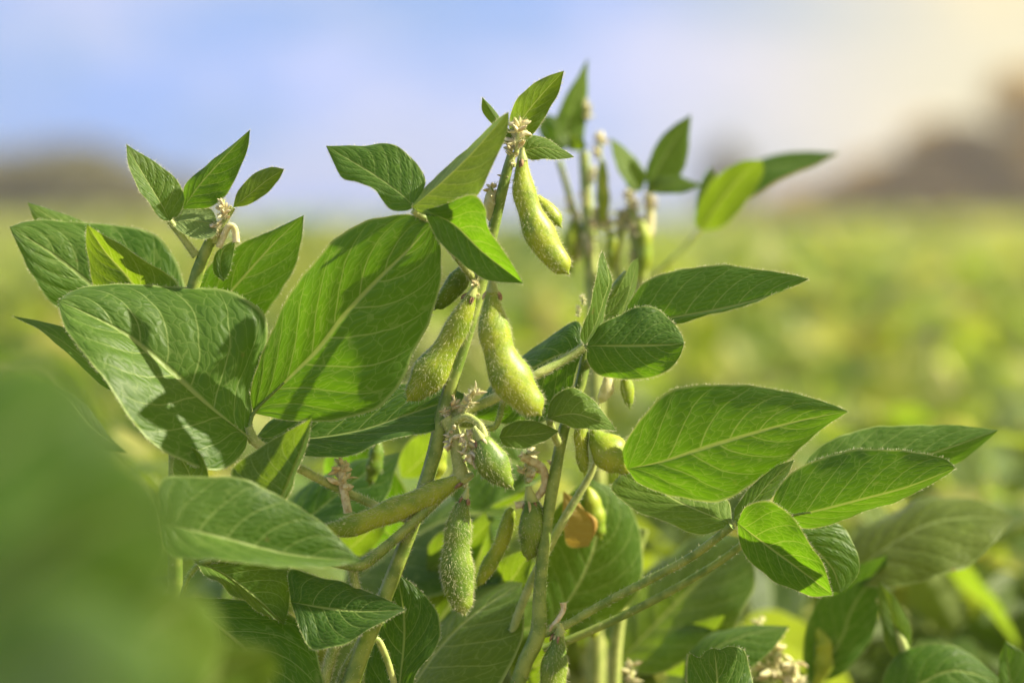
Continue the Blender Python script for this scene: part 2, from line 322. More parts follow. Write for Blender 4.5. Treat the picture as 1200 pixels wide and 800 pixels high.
class Plant:
    """an individually modelled plant; its root Empty stands on the ground"""
    def __init__(s, loc, label, group=None, seed=0, zo=0):
        s.zo = zo
        s.loc = np.array(loc, float); s.root = empty('soybean_plant', loc); tag(s.root, label, 'soybean plant', group)
        s.rng = np.random.default_rng(seed)
    def tube(s, name, pts, mat=STEM, hair=0, parent=None, z=0, n=40, hlen=0.0015, ground=False, ridges=0.0, label=None):
        g = Geo(); rows = []; hair = int(hair*1.7)
        for q in pts:
            x, y, r = q[:3]; zz = (q[3] if len(q) > 3 else z)+s.zo
            rows.append([*P(x, y, zz), r*U*(FOCUS+zz*U)/FOCUS])
        if ground: rows.insert(0, [s.loc[0], s.loc[1], s.loc[2]-0.02, rows[0][3]*1.3]); n = n+20
        tube(g, np.array(rows), mat, n=n, k=12, hair=hair, hlen=hlen, rng=s.rng, ridges=ridges)
        return tag(g.emit(name, parent or s.root, s.loc), label)
    def leaf(s, parent, mid, A, B, za=0, zb=0, z=0, mat=LEAF, top=True, n=56, m=12, hair=160, bow=0.06, wave=0.02, vein=0.0005, label=None, stalk=None):
        z0, z1 = (z if isinstance(z, (tuple, list)) else (z, z)); z0 += s.zo; z1 += s.zo
        def pts3(L, off):
            q = np.array(L, float)[:, :2]; k = len(q)
            sl = np.concatenate([[0], np.cumsum(np.linalg.norm(np.diff(q, axis=0), axis=1))]); sl /= sl[-1]
            zc = z0+(z1-z0)*sl+off*np.sin(np.pi*np.clip(sl, 0, 1))**0.75
            return np.array([P(x, y, zz) for (x, y), zz in zip(q, zc)])
        g = Geo(); b, t = mid[0], mid[-1]
        m3 = pts3(mid, 0); a3 = pts3([b]+list(A)+[t], za); b3 = pts3([b]+list(B)+[t], zb)
        c = m3[len(m3)//2]; up = nrm(CAMP-c)*(1 if top else -1)
        loft(g, m3, a3, b3, mat, n=n, m=m, up=up, rng=s.rng, edge_hair=hair, bow=bow, wave=wave, vein=vein)
        if stalk is not None:       # the short leaflet stalk and the raised midrib
            rows = np.array([[*P(*stalk[:2], stalk[2] if len(stalk) > 2 else z0), 2.8*U], [*m3[0], 2.4*U], [*m3[1], 1.2*U]])
            tube(g, rows, STEM, n=10, k=8, rng=s.rng, hair=60)
        return tag(g.emit('leaflet', parent, s.loc), label)
    def pod(s, pts, z=0, mat=POD, hair=1800, bumps=2.5, flat=0.72, hlen=0.0017, calyx=True, beak=True, label=None, n=48, rscale=1.0):
        g = Geo(); rows = []; hair = int(hair*0.72); z += s.zo
        for q in pts:
            zz = q[3]+s.zo if len(q) > 3 else z
            rows.append([*P(q[0], q[1], zz), q[2]*U*rscale*(FOCUS+zz*U)/FOCUS])
        rows = np.array(rows)
        if not calyx:
            d0 = nrm(rows[0, :3]-rows[1, :3]); rows = np.vstack([[*(rows[0, :3]+d0*rows[0, 3]*0.9), rows[0, 3]*0.25], rows])
        if beak:
            d = nrm(rows[-1, :3]-rows[-2, :3])
            r = rows[-1, 3]
            rows = np.vstack([rows, [*(rows[-1, :3]+d*r*0.4), r*0.88], [*(rows[-1, :3]+d*r*0.75), r*0.6], [*(rows[-1, :3]+d*r*0.97), r*0.22], [*(rows[-1, :3]+d*(r*1.0+0.0012)), 0.00025]])
        tube(g, rows, mat, n=n, k=24, flat=flat, hair=hair, hlen=hlen, rng=s.rng, bumps=bumps)
        o = tag(g.emit('pod', s.root, s.loc), label)
        if calyx:
            g = Geo(); c0 = rows[0, :3]; d = nrm(rows[1, :3]-rows[0, :3]); r0 = rows[0, 3]
            st = c0-d*r0*1.6
            tube(g, np.array([[*(st-d*0.001), r0*0.45], [*st, r0*0.5], [*(c0-d*r0*0.3), r0*0.9], [*(c0+d*r0*0.4), r0*1.1]]), STEM2, n=10, k=10, rng=s.rng, hair=60)
            for i in range(5):
                e = nrm(np.cross(d, s.rng.normal(0, 1, 3)))
                blob(g, c0+e*r0*0.75, d+e*0.35, r0*1.9, r0*0.35, BROWN if s.rng.random() < .7 else DRY, rng=s.rng)
            g.emit('calyx', o, s.loc)
        return o
    def flower(s, x, y, z=0, size=16, count=16, parent=None, up=(0, 0, 1), mix=0.5):
        g = Geo(); c = P(x, y, z+s.zo); rs = size*U
        up = nrm(np.array(up, float))
        tube(g, np.array([[*(c-up*rs*1.1), rs*0.16], [*c, rs*0.14], [*(c+up*rs*0.8), rs*0.10]]), STEM2, n=8, k=8, rng=s.rng, hair=120)
        pts = []
        for i in range(int(count*1.8)):
            d = nrm(s.rng.normal(0, 1, 3)*np.array([1, 1, 0.6])+up*0.5)
            st = c+up*rs*s.rng.uniform(-0.9, 0.8)
            blob(g, st, d, rs*s.rng.uniform(0.5, 1.05), rs*s.rng.uniform(0.09, 0.19), DRY if s.rng.random() < mix else BUD, rng=s.rng)
            pts.append(st+d*rs*0.35)
        pts = np.array(pts); i = s.rng.integers(0, len(pts), count*60)
        N = nrm(s.rng.normal(0, 1, (len(i), 3)))
        hairs(g, pts[i]+N*rs*0.18, N, 0.0014, 0.0001, s.rng)
        return g.emit('flower_cluster', parent or s.root, s.loc)
# ================================================================== the setting
def struct(o): o['kind'] = 'structure'; return o
m, nt = new_mat('field_soil')
gm = nd(nt, 'ShaderNodeTexCoord').outputs['Object']
n1 = nd(nt, 'ShaderNodeTexNoise', {'Vector': gm, 'Scale': 6.0, 'Detail': 8.0}).outputs[0]
n2 = nd(nt, 'ShaderNodeTexNoise', {'Vector': gm, 'Scale': 0.12, 'Detail': 4.0}).outputs[0]
sc_ = mixc(nt, mr(nt, n1, 0.4, 0.6), (0.10, 0.075, 0.04), (0.20, 0.155, 0.09))
far = mr(nt, nd(nt, 'ShaderNodeSeparateXYZ', {0: gm}).outputs[1], 95.0, 110.0)     # beyond the crop: grass land
gc_ = mixc(nt, mr(nt, n2, 0.35, 0.65), (0.10, 0.15, 0.03), (0.19, 0.20, 0.06))
pr = nd(nt, 'ShaderNodeBsdfPrincipled', {'Base Color': mixc(nt, far, sc_, gc_), 'Roughness': 0.9, 'Normal': nd(nt, 'ShaderNodeBump', {'Height': n1, 'Distance': 0.03}).outputs[0]})
finish(nt, pr.outputs[0]); M_SOIL = m
me = bpy.data.meshes.new('ground')
me.from_pydata([(-900, -60, 0), (900, -60, 0), (900, 1500, 0), (-900, 1500, 0)], [], [(0, 1, 2, 3)]); me.materials.append(M_SOIL)
ground = bpy.data.objects.new('ground', me); COL.objects.link(ground); struct(ground)

# ================================================================== soybean plants built one by one
# ---- the plant in focus
A = Plant((-0.085, 0.925, 0), 'sharp soybean plant in the middle with large hairy pods and a big oval leaf', seed=11)
A.tube('stem', [(402, 845, 11, 0), (420, 775, 10, 0), (455, 690, 9, 5), (482, 618, 8.5, 5), (507, 540, 8.5, 8), (520, 485, 9, 8), (532, 440, 7.5, 5), (548, 390, 7, 6), (562, 335, 8, 6), (578, 270, 6.5, 6), (592, 210, 6, 4), (600, 180, 5, 2)], STEM, hair=3600, n=120, ground=True, ridges=0.10)
# trifoliate of the big leaf
pt = A.tube('petiole', [(482, 610, 5.5, 30), (440, 592, 5, 38), (388, 568, 5, 30), (344, 545, 5, 12), (318, 530, 5, 2), (298, 516, 6, -4), (291, 500, 5, -6)], STEM2, hair=900)
A.leaf(pt, [(297, 484), (333, 448), (372, 409), (402, 370), (440, 330), (480, 291), (506, 262)],
       [(294, 462), (301, 430), (312, 400), (325, 372), (340, 343), (362, 313), (390, 283), (420, 263), (445, 254), (478, 251)],
       [(330, 491), (372, 493), (410, 489), (442, 478), (467, 452), (483, 418), (500, 385), (511, 350), (517, 318), (516, 285)], za=-4, zb=10, z=(4, -62), n=90, m=20, stalk=(293, 508, -8), bow=0.05, wave=0.006, vein=0.0007)
A.leaf(pt, [(290, 512), (268, 494), (238, 470), (190, 427), (150, 394), (110, 372), (68, 352)],
       [(296, 480), (302, 440), (309, 410), (309, 383), (298, 364), (266, 342), (240, 336), (200, 334), (150, 331), (105, 333), (85, 340)],
       [(287, 527), (268, 546), (242, 547), (205, 534), (170, 510), (140, 476), (110, 436), (87, 402), (74, 376)], za=62, zb=-78, z=(-10, -44), n=90, m=20, stalk=(294, 518, -6), bow=0.07, wave=0.012, vein=0.0010,
       label='large leaflet facing the sun with the shade of its neighbour across it')
A.leaf(pt, [(300, 512), (350, 515), (420, 505), (480, 485), (545, 462)], [(320, 490), (380, 470), (450, 452), (510, 448)], [(320, 532), (357, 534), (405, 531), (450, 519), (500, 508), (530, 490)], za=40, zb=-30, z=(14, 26), n=70, m=14, hair=140)
# trifoliate at the top left
pt = A.tube('petiole', [(560, 334, 5, 14), (550, 320, 4.5, -2), (525, 288, 4, -30), (505, 262, 4, -54), (484, 247, 4, -66)], STEM2, hair=500)
A.leaf(pt, [(486, 243), (468, 226), (430, 200), (382, 171)], [(498, 216), (490, 195), (472, 176), (450, 166), (425, 170), (402, 171)], [(474, 247), (456, 244), (441, 225), (420, 216), (401, 208), (391, 190)], za=10, zb=-6, z=(-62, -22), hair=90, wave=0.02)
A.leaf(pt, [(482, 244), (520, 211), (556, 176), (596, 131)], [(486, 236), (516, 203), (548, 173), (580, 142)], [(498, 252), (530, 253), (558, 232), (577, 196), (590, 168), (596, 145)], za=42, zb=10, z=(-68, -104), mat=YOUNG, top=False, hair=120, wave=0.01, bow=0.03, label='bright leaflet glowing with the sun behind it and folded at its edge')
A.leaf(pt, [(496, 246), (530, 262), (565, 295), (613, 332)], [(520, 240), (553, 228), (568, 243), (571, 262), (585, 287), (603, 314)], [(506, 268), (520, 290), (541, 308), (563, 325), (588, 330)], za=-26, zb=-6, z=(-66, -72), hair=110, wave=0.02, bow=0.07)
# leaves round the tip
A.leaf(A.root, [(598, 168), (612, 140), (634, 112), (661, 83)], [(597, 142), (604, 120), (618, 103), (640, 90)], [(618, 163), (631, 150), (642, 131), (655, 106)], za=14, zb=8, z=(8, -14), mat=YOUNG, hair=90, vein=0.0007)
A.leaf(A.root, [(606, 180), (630, 173), (650, 176), (673, 184)], [(618, 160), (640, 162), (660, 175)], [(622, 187), (645, 187), (662, 186)], za=12, zb=-8, z=(8, 4), mat=YOUNG, hair=70)
A.leaf(A.root, [(596, 160), (582, 140), (565, 114)], [(576, 145), (565, 130)], [(590, 145), (577, 126)], za=8, zb=8, z=(16, 22), mat=YOUNG, hair=40, n=30, m=8)
A.leaf(A.root, [(598, 168), (590, 160), (592, 148)], [(588, 168), (586, 156)], [(600, 158), (597, 152)], z=(2, 0), mat=YOUNG, hair=30, n=20, m=6)
# trifoliate in the middle, right of the pods
pt = A.tube('petiole', [(524, 488, 6, 8), (545, 481, 5.5, 8), (580, 466, 6, 10), (625, 441, 5.4, 6), (660, 422, 5.2, 18), (684, 407, 5.4, 22)], STEM2, hair=700)
A.leaf(pt, [(688, 405), (715, 405), (755, 405), (802, 403)], [(698, 386), (725, 370), (750, 359), (768, 359), (785, 374), (798, 391)], [(689, 425), (705, 441), (742, 445), (774, 439), (794, 421)], za=22, zb=6, z=(20, -2), hair=110, wave=0.025, vein=0.0008)
A.leaf(pt, [(685, 404), (698, 380), (708, 350), (714, 328), (706, 294)], [(681, 395), (689, 365), (696, 330), (702, 304)], [(700, 392), (712, 360), (717, 330), (712, 312)], za=-26, zb=24, z=(18, 20), mat=YOUNG, hair=90, bow=-0.05, wave=0.02)
A.leaf(pt, [(684, 410), (650, 418), (600, 446), (548, 487)], [(679, 378), (650, 392), (620, 412), (585, 437)], [(676, 430), (666, 462), (641, 494), (605, 497), (572, 493)], za=36, zb=-8, z=(34, 54), hair=90, n=60)
A.leaf(A.root, [(585, 512), (600, 511), (625, 509), (655, 505)], [(592, 498), (613, 492), (640, 498)], [(592, 522), (612, 525), (640, 516)], za=16, zb=-14, z=(22, 14), mat=YOUNG, hair=60, n=40)
A.tube('petiole', [(520, 495, 4, 26), (556, 498, 3.6, 30), (580, 500, 3.5, 26), (590, 470, 3.5, 30), (600, 452, 3, 36)], STEM, hair=300)
# trifoliate low on the left
pt = A.tube('petiole', [(540, 556, 7, 2), (512, 585, 6.5, 0), (470, 625, 6, -8), (425, 661, 7, -14), (400, 661, 5, -18), (345, 650, 5, -22), (290, 654, 4, -12), (240, 658, 3.5, -6), (222, 674, 3, -2), (212, 700, 2.5, 0)], STEM, hair=1300, n=70)
A.tube('petiole', [(414, 660, 6, -12), (415, 680, 5, -8), (428, 715, 5, 0), (440, 728, 5, 5)], STEM2, hair=400, n=20)
A.leaf(pt, [(341, 705), (380, 712), (425, 716), (476, 714)], [(338, 668), (365, 673), (402, 681), (440, 696)], [(352, 738), (367, 761), (400, 757), (432, 738), (458, 722)], za=20, zb=-36, z=(-22, -34), hair=110, vein=0.0008)
A.leaf(pt, [(212, 700), (258, 735), (300, 775), (345, 850)], [(250, 700), (303, 704), (345, 722), (368, 760), (380, 800), (382, 840)], [(215, 740), (235, 790), (270, 850), (310, 870)], za=14, zb=-40, z=(0, -30), hair=90, n=70)
A.leaf(pt, [(225, 655), (262, 672), (300, 700), (333, 731)], [(262, 650), (305, 650), (338, 665), (341, 700)], [(240, 672), (270, 692), (300, 715)], za=14, zb=-34, z=(-6, -16), mat=YOUNG, wave=0.06, hair=60)
A.leaf(pt, [(190, 612), (260, 630), (340, 650), (424, 657)], [(190, 562), (232, 556), (285, 560), (325, 577), (362, 601), (398, 632)], [(200, 648), (250, 658), (310, 662), (380, 664)], za=10, zb=-50, z=(-215, -150), hair=0, vein=0.0009, n=70)
A.leaf(pt, [(318, 590), (331, 580), (350, 535), (365, 490)], [(268, 556), (302, 527), (338, 505)], [(334, 586), (347, 556), (360, 520)], za=34, zb=14, z=(-92, -108), mat=YOUNG, top=False, hair=80)
A.leaf(pt, [(226, 575), (222, 555), (214, 540), (205, 521)], [(212, 570), (204, 545)], [(243, 562), (238, 538), (224, 524)], za=6, zb=-20, z=(-60, -50), mat=YOUNG, hair=30, n=30)
# the crinkled leaf and the others at the bottom
pt = A.tube('petiole', [(432, 745, 4, 12), (445, 752, 4, 16), (462, 800, 4, 24), (470, 850, 4, 24)], STEM2, hair=200, n=20)
A.leaf(pt, [(462, 850), (470, 790), (474, 730), (466, 672)], [(425, 850), (428, 790), (440, 720), (452, 684)], [(482, 830), (487, 792), (510, 762), (517, 738), (509, 710), (488, 688)], za=12, zb=-6, z=(14, 44), hair=100, vein=0.0016, wave=0.02, n=70, m=16)
A.leaf(pt, [(468, 830), (510, 765), (555, 720), (612, 682)], [(470, 800), (505, 742), (545, 705), (590, 682)], [(500, 850), (560, 825), (600, 775), (612, 720)], za=110, zb=-90, z=(110, 150), mat=YOUNG, hair=0, label='broad pale leaflet in full sun, out of focus')
A.tube('petiole', [(372, 850, 7, -6), (382, 790, 6.5, -4), (398, 745, 6, 0), (425, 720, 5, 4)], STEM2, hair=1500, n=40, hlen=0.0016)
A.tube('petiole', [(388, 850, 5, 6), (402, 790, 5, 6), (428, 745, 5, 4), (442, 712, 5, 4)], STEM, hair=900, n=40, hlen=0.0016)
# pods
A.pod([(612, 186, 6), (612, 203, 10), (615, 228, 14.5), (626, 260, 17.5), (642, 290, 18.5), (656, 308, 14)], z=-44, bumps=2.5, hair=2600, label='upper pod hanging curved below the flower head')
A.pod([(577, 340, 7), (577, 362, 13), (580, 392, 20), (590, 425, 22), (605, 452, 25), (620, 470, 19)], z=-46, bumps=2.4, hair=3600, label='largest pod in the middle, hanging straight down and thick at its end')
A.pod([(553, 345, 6), (546, 362, 11), (531, 392, 15), (515, 420, 18), (500, 443, 21), (489, 456, 15)], z=-4, bumps=2.2, hair=3000, label='yellow-green pod in full sun left of the stem')
A.pod([(547, 314, 8), (538, 328, 12), (525, 345, 12), (516, 355, 8)], z=26, mat=PODD, hair=500, calyx=False, bumps=1.5)
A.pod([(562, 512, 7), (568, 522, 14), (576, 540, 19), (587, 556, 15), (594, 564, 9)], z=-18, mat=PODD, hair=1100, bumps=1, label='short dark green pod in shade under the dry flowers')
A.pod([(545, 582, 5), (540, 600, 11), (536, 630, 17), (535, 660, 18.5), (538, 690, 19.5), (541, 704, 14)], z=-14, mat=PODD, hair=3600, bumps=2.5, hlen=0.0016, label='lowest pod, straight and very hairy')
A.pod([(542, 561, 7), (520, 571, 11), (492, 585, 14), (460, 598, 13.5), (430, 610, 13), (405, 618, 11), (388, 619, 8)], z=-4, bumps=3, hair=3200, hlen=0.0015, label='pod pointing left, lying almost level')
A.pod([(630, 232, 5, 20), (640, 243, 8, 20), (650, 256, 10, 20)], hair=500, calyx=False, bumps=1, n=20)
A.pod([(575, 228, 7, 8), (576, 238, 9, 8), (575, 252, 7, 8)], hair=300, mat=BUD, calyx=False, n=16, bumps=1)
# flowers
A.flower(607, 158, -4, size=19, count=22, up=(0.1, 0, 1))
A.flower(600, 182, 0, size=13, count=12, up=(-0.2, 0, 1))
A.flower(578, 228, 8, size=13, count=12, up=(-0.2, 0, 1), mix=0.8)
A.flower(591, 212, 4, size=9, count=8)
A.flower(551, 468, -8, size=15, count=12, up=(0.5, 0, 1), mix=0.1)
A.flower(528, 478, 0, size=13, count=14, up=(0.3, 0, 0.2), mix=0.95)
A.flower(549, 522, -14, size=18, count=20, up=(0.3, 0, -1), mix=0.45)
A.flower(530, 512, -6, size=13, count=12, up=(-0.2, 0, -1), mix=0.6)
A.flower(558, 338, -2, size=10, count=8, mix=0.9)
A.flower(400, 560, 26, size=20, count=18, up=(0, 0, 1), mix=0.8)
A.flower(545, 562, -4, size=10, count=8, mix=0.4)
A.tube('flower_stalk', [(528, 500, 5, 0), (535, 492, 5.5, -4), (548, 488, 4.5, -8), (562, 498, 4.5, -14), (568, 512, 5, -16)], STEM2, hair=300, n=24)
A.tube('flower_stalk', [(522, 490, 8, 0), (532, 508, 8, -2), (537, 535, 8, -2), (541, 560, 9, -2)], STEM2, hair=500, n=24)
A.tube('flower_stalk', [(400, 545, 4, 26), (402, 570, 5, 26), (408, 600, 5, 30)], DRY, hair=100, n=12)

# ---- the plant at the right
B = Plant((0.005, 0.955, 0), 'soybean plant right of the middle one, its long arm carrying broad leaflets to the right', seed=12)
B.tube('stem', [(598, 850, 9, 40), (612, 785, 9, 40), (631, 742, 9.5, 40), (633, 690, 7.5, 44), (640, 620, 7, 50), (650, 560, 7, 55), (662, 500, 6.5, 60), (682, 445, 6.5, 60), (690, 400, 6, 70), (712, 350, 5, 80), (735, 320, 4.5, 90)], STEM, hair=2600, n=100, ground=True, ridges=0.08)
pt = B.tube('petiole', [(638, 742, 5, 40), (660, 734, 4.8, 44), (705, 708, 5, 52), (755, 682, 5.2, 52), (810, 652, 5, 36), (858, 616, 4.6, 6)], STEM, hair=300, n=60)
B.tube('petiole', [(636, 760, 5, 90), (675, 746, 5, 90), (730, 721, 5, 86), (790, 690, 4.8, 76), (850, 653, 4.4, 66), (900, 612, 4, 60)], STEM, hair=100, n=40)
B.leaf(pt, [(858, 614), (790, 585), (755, 556), (733, 549)], [(850, 585), (800, 560), (760, 545)], [(822, 626), (785, 612), (745, 598), (715, 575)], za=60, zb=-6, z=(12, 85), mat=YOUNG, top=True, hair=50, label='pale leaflet in sun under the broad dark one')
B.leaf(pt, [(735, 549), (775, 541), (812, 529), (860, 514), (920, 497), (960, 488), (994, 482)],
       [(728, 530), (742, 503), (763, 477), (790, 455), (830, 450), (880, 453), (930, 460), (970, 472)],
       [(748, 566), (780, 580), (820, 587), (852, 584), (882, 566), (920, 540), (958, 507), (985, 488)], za=2, zb=14, z=(42, -8), n=80, m=18, hair=200, bow=0.05, wave=0.006, vein=0.0006, label='broad dark leaflet with a curved pointed tip')
B.leaf(pt, [(860, 608), (880, 590), (905, 562), (931, 538)], [(862, 595), (882, 566), (908, 548)], [(868, 612), (900, 588), (922, 556)], za=-4, zb=22, z=(4, 14), mat=YOUNG, hair=60)
B.leaf(pt, [(903, 606), (950, 600), (1010, 585), (1065, 570), (1120, 548)], [(908, 578), (928, 555), (950, 543), (990, 529), (1040, 526), (1080, 530), (1107, 537)], [(930, 617), (970, 613), (1012, 601), (1062, 583), (1100, 563)], za=4, zb=40, z=(18, -26), n=70, hair=150, stalk=(864, 614, 6))
B.leaf(pt, [(925, 575), (1000, 556), (1080, 535), (1170, 504)], [(955, 528), (985, 510), (1030, 500), (1090, 497), (1140, 500)], [(960, 600), (1040, 580), (1120, 544), (1150, 522)], za=20, zb=20, z=(70, 90), n=60, hair=0)
B.leaf(pt, [(864, 612), (900, 640), (940, 669), (976, 697)], [(876, 592), (903, 587), (925, 602), (945, 632), (966, 665)], [(868, 640), (890, 667), (920, 686), (950, 698)], za=-26, zb=18, z=(0, -14), hair=130, bow=0.05, mat=LEAF)
B.leaf(pt, [(905, 606), (945, 635), (975, 665), (985, 694)], [(945, 606), (985, 614), (1002, 640), (1008, 665), (997, 684)], [(910, 640), (935, 670), (962, 690)], za=10, zb=10, z=(60, 70), hair=0)
pt = B.tube('petiole', [(686, 430, 5, 60), (705, 408, 4.5, 50), (725, 388, 4, 40), (735, 380, 4, 32)], STEM, hair=200, n=20)
B.leaf(pt, [(730, 381), (780, 374), (850, 361), (905, 346), (948, 327)], [(735, 358), (748, 338), (768, 324), (798, 315), (850, 312), (900, 317), (930, 322)], [(750, 390), (785, 381), (835, 368), (890, 352), (925, 338)], za=16, zb=-6, z=(56, 16), n=70, hair=170)
B.leaf(pt, [(722, 385), (735, 350), (742, 325), (748, 302)], [(716, 365), (728, 330), (740, 308)], [(736, 362), (747, 330)], za=-10, zb=10, z=(70, 90), mat=YOUNG, hair=0, n=30)
B.leaf(pt, [(700, 378), (720, 360), (738, 334)], [(705, 360), (722, 345)], [(720, 372), (734, 352)], z=(50, 60), mat=YOUNG, hair=0, n=30)
pt = B.tube('petiole', [(655, 520, 5, 50), (648, 505, 4.5, 40), (643, 490, 4, 24)], STEM2, hair=200, n=16)
B.leaf(pt, [(641, 490), (672, 485), (700, 493), (722, 504)], [(645, 470), (660, 457), (675, 455), (692, 467), (710, 486)], [(660, 497), (690, 502), (708, 504)], za=18, zb=-10, z=(20, 4), mat=YOUNG, hair=80, vein=0.0007)
B.tube('petiole', [(600, 742, 5, 90), (610, 712, 5, 90), (628, 670, 5, 85), (660, 610, 5, 80), (692, 556, 4, 80), (700, 535, 2, 80)], STEM2, hair=300)
B.pod([(697, 508, 8), (702, 516, 15), (713, 528, 21), (724, 540, 18), (730, 545, 12)], z=50, bumps=1, hair=900, calyx=False)
B.pod([(681, 470, 6), (681, 500, 8.5), (682, 530, 8.5), (684, 548, 6)], z=52, hair=900, bumps=3, calyx=False)
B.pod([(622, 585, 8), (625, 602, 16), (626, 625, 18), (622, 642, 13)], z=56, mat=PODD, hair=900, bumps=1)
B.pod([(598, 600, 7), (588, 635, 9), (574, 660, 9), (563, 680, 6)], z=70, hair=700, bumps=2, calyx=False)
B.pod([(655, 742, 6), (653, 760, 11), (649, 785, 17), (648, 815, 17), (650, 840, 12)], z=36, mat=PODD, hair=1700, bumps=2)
B.pod([(712, 440, 5), (712, 455, 8), (706, 466, 6)], z=80, hair=200, mat=BUD, calyx=False, n=16, bumps=1)
B.pod([(733, 440, 6), (735, 455, 8), (737, 470, 6)], z=80, hair=200, calyx=False, n=16, bumps=1)
B.tube('flower_stalk', [(636, 742, 5, 40), (645, 736, 4, 40), (654, 732, 4, 38), (658, 742, 5, 36)], STEM2, hair=150, n=16)
B.tube('flower_stalk', [(640, 742, 3.5, 40), (652, 728, 3, 38), (660, 715, 3, 38), (660, 706, 4, 38)], DRY, hair=60, n=16)
B.tube('flower_stalk', [(612, 535, 5, 64), (635, 548, 5, 60), (638, 570, 4.5, 60), (622, 588, 4.5, 60), (604, 592, 4, 60)], DRY, hair=200, n=24)
B.flower(636, 735, 38, size=7, count=6, mix=0.9)
B.flower(618, 545, 66, size=20, count=14, mix=0.5)
B.flower(650, 548, 66, size=10, count=6, mix=0.9)
B.flower(683, 351, 66, size=6, count=4, mix=0.5); B.flower(678, 365, 66, size=6, count=4, mix=0.5)
B.leaf(B.root, [(690, 640), (700, 610), (670, 590), (660, 575)], [(665, 640), (660, 610)], [(695, 620), (680, 590)], z=(170, 160), mat=ORANGE, hair=0, n=20, label='small orange withered leaflet')

# ---- the plant at the left
D = Plant((-0.13, 1.0, 0), 'soybean plant at the far left with three small young leaflets standing up at its tip', seed=13)
D.tube('stem', [(205, 850, 9, 90), (205, 700, 9, 80), (205, 560, 8, 70), (208, 440, 7.5, 50), (218, 370, 7, 40), (232, 318, 8, 36), (244, 288, 7, 34), (256, 262, 5, 32)], STEM, hair=1500, n=90, ground=True)
pt = D.tube('petiole', [(230, 300, 5, 34), (215, 280, 4, 30), (199, 259, 4, 26)], STEM2, hair=250, n=20)
D.leaf(pt, [(199, 259), (188, 238), (170, 208), (148, 169)], [(189, 257), (178, 244), (163, 222), (151, 194)], [(211, 250), (216, 232), (208, 212), (186, 193), (165, 180)], za=-14, zb=8, z=(26, 26), mat=YOUNG, hair=70)
D.leaf(pt, [(214, 245), (235, 215), (262, 185), (293, 152)], [(214, 230), (220, 212), (242, 193), (272, 170)], [(244, 243), (263, 230), (279, 204), (290, 176)], za=6, zb=6, z=(34, 16), mat=LEAF, hair=70, vein=0.0007)
D.leaf(pt, [(200, 261), (222, 258), (255, 262)], [(212, 246), (238, 242), (250, 248)], [(212, 272), (238, 281), (252, 276)], za=14, zb=-14, z=(28, 28), mat=YOUNG, top=False, hair=40, n=30)
pt = D.tube('petiole', [(250, 285, 4, 32), (262, 262, 3.5, 30), (273, 243, 3.5, 28)], STEM2, hair=150, n=16)
D.leaf(pt, [(273, 243), (290, 230), (312, 212), (333, 198)], [(279, 224), (296, 205), (317, 196)], [(291, 240), (310, 229), (326, 212)], za=6, zb=4, z=(28, 24), mat=YOUNG, hair=50, n=30)
D.leaf(D.root, [(262, 330), (258, 310), (262, 292), (276, 280)], [(250, 318), (253, 296)], [(270, 316), (274, 295)], z=(44, 50), mat=YOUNG, hair=20, n=24)
D.flower(262, 244, 28, size=13, count=12, up=(0, 0, 1), mix=0.6)
D.flower(254, 272, 28, size=12, count=10, mix=0.8)
D.tube('flower_stalk', [(256, 290, 4, 28), (268, 265, 4, 26), (275, 268, 4, 26), (277, 284, 4.5, 26)], BUD, hair=120, n=16)
pt = D.tube('petiole', [(208, 470, 5, 60), (200, 430, 5, 50), (190, 410, 5, 40)], STEM, hair=100, n=16)
D.leaf(pt, [(196, 418), (150, 372), (105, 333), (60, 297), (11, 266)], [(228, 400), (224, 365), (216, 333), (203, 300), (184, 278), (150, 266), (104, 261), (60, 257), (32, 259)], [(150, 420), (105, 398), (70, 362), (50, 345), (35, 320), (22, 290)], za=34, zb=-10, z=(84, 64), n=76, m=16, hair=150, vein=0.0008, label='large bluish green leaflet with its tip at the left edge')
D.leaf(pt, [(192, 405), (176, 365), (150, 325), (124, 296), (102, 263)], [(140, 400), (116, 350), (106, 312), (100, 285)], [(222, 380), (208, 334), (193, 322), (174, 309), (147, 290), (122, 275)], za=12, zb=-24, z=(54, 44), mat=YOUNG, n=60, hair=120)
D.leaf(pt, [(150, 330), (110, 290), (70, 262), (32, 237)], [(130, 280), (92, 256), (62, 246)], [(120, 320), (70, 290), (42, 262)], z=(105, 105), za=20, zb=-10, mat=YOUNG, hair=30, n=30)
D.leaf(pt, [(205, 425), (248, 368), (284, 326), (320, 286), (356, 252)], [(218, 380), (220, 345), (240, 316), (262, 297), (292, 282), (325, 267), (345, 257)], [(255, 415), (290, 390), (308, 372), (327, 345), (343, 316), (353, 284)], za=6, zb=2, z=(90, 48), n=60, hair=120)
D.leaf(pt, [(165, 470), (120, 438), (70, 398), (14, 370)], [(150, 440), (108, 415), (82, 386), (48, 376)], [(125, 455), (100, 432), (70, 407), (44, 386)], za=16, zb=-16, z=(30, 40), n=40, hair=50)
D.leaf(pt, [(150, 530), (110, 500), (80, 465), (52, 445)], [(130, 510), (106, 480), (80, 458)], [(95, 520), (65, 490), (52, 465)], za=10, zb=-16, z=(-190, -170), n=40, hair=0, mat=FIELD)

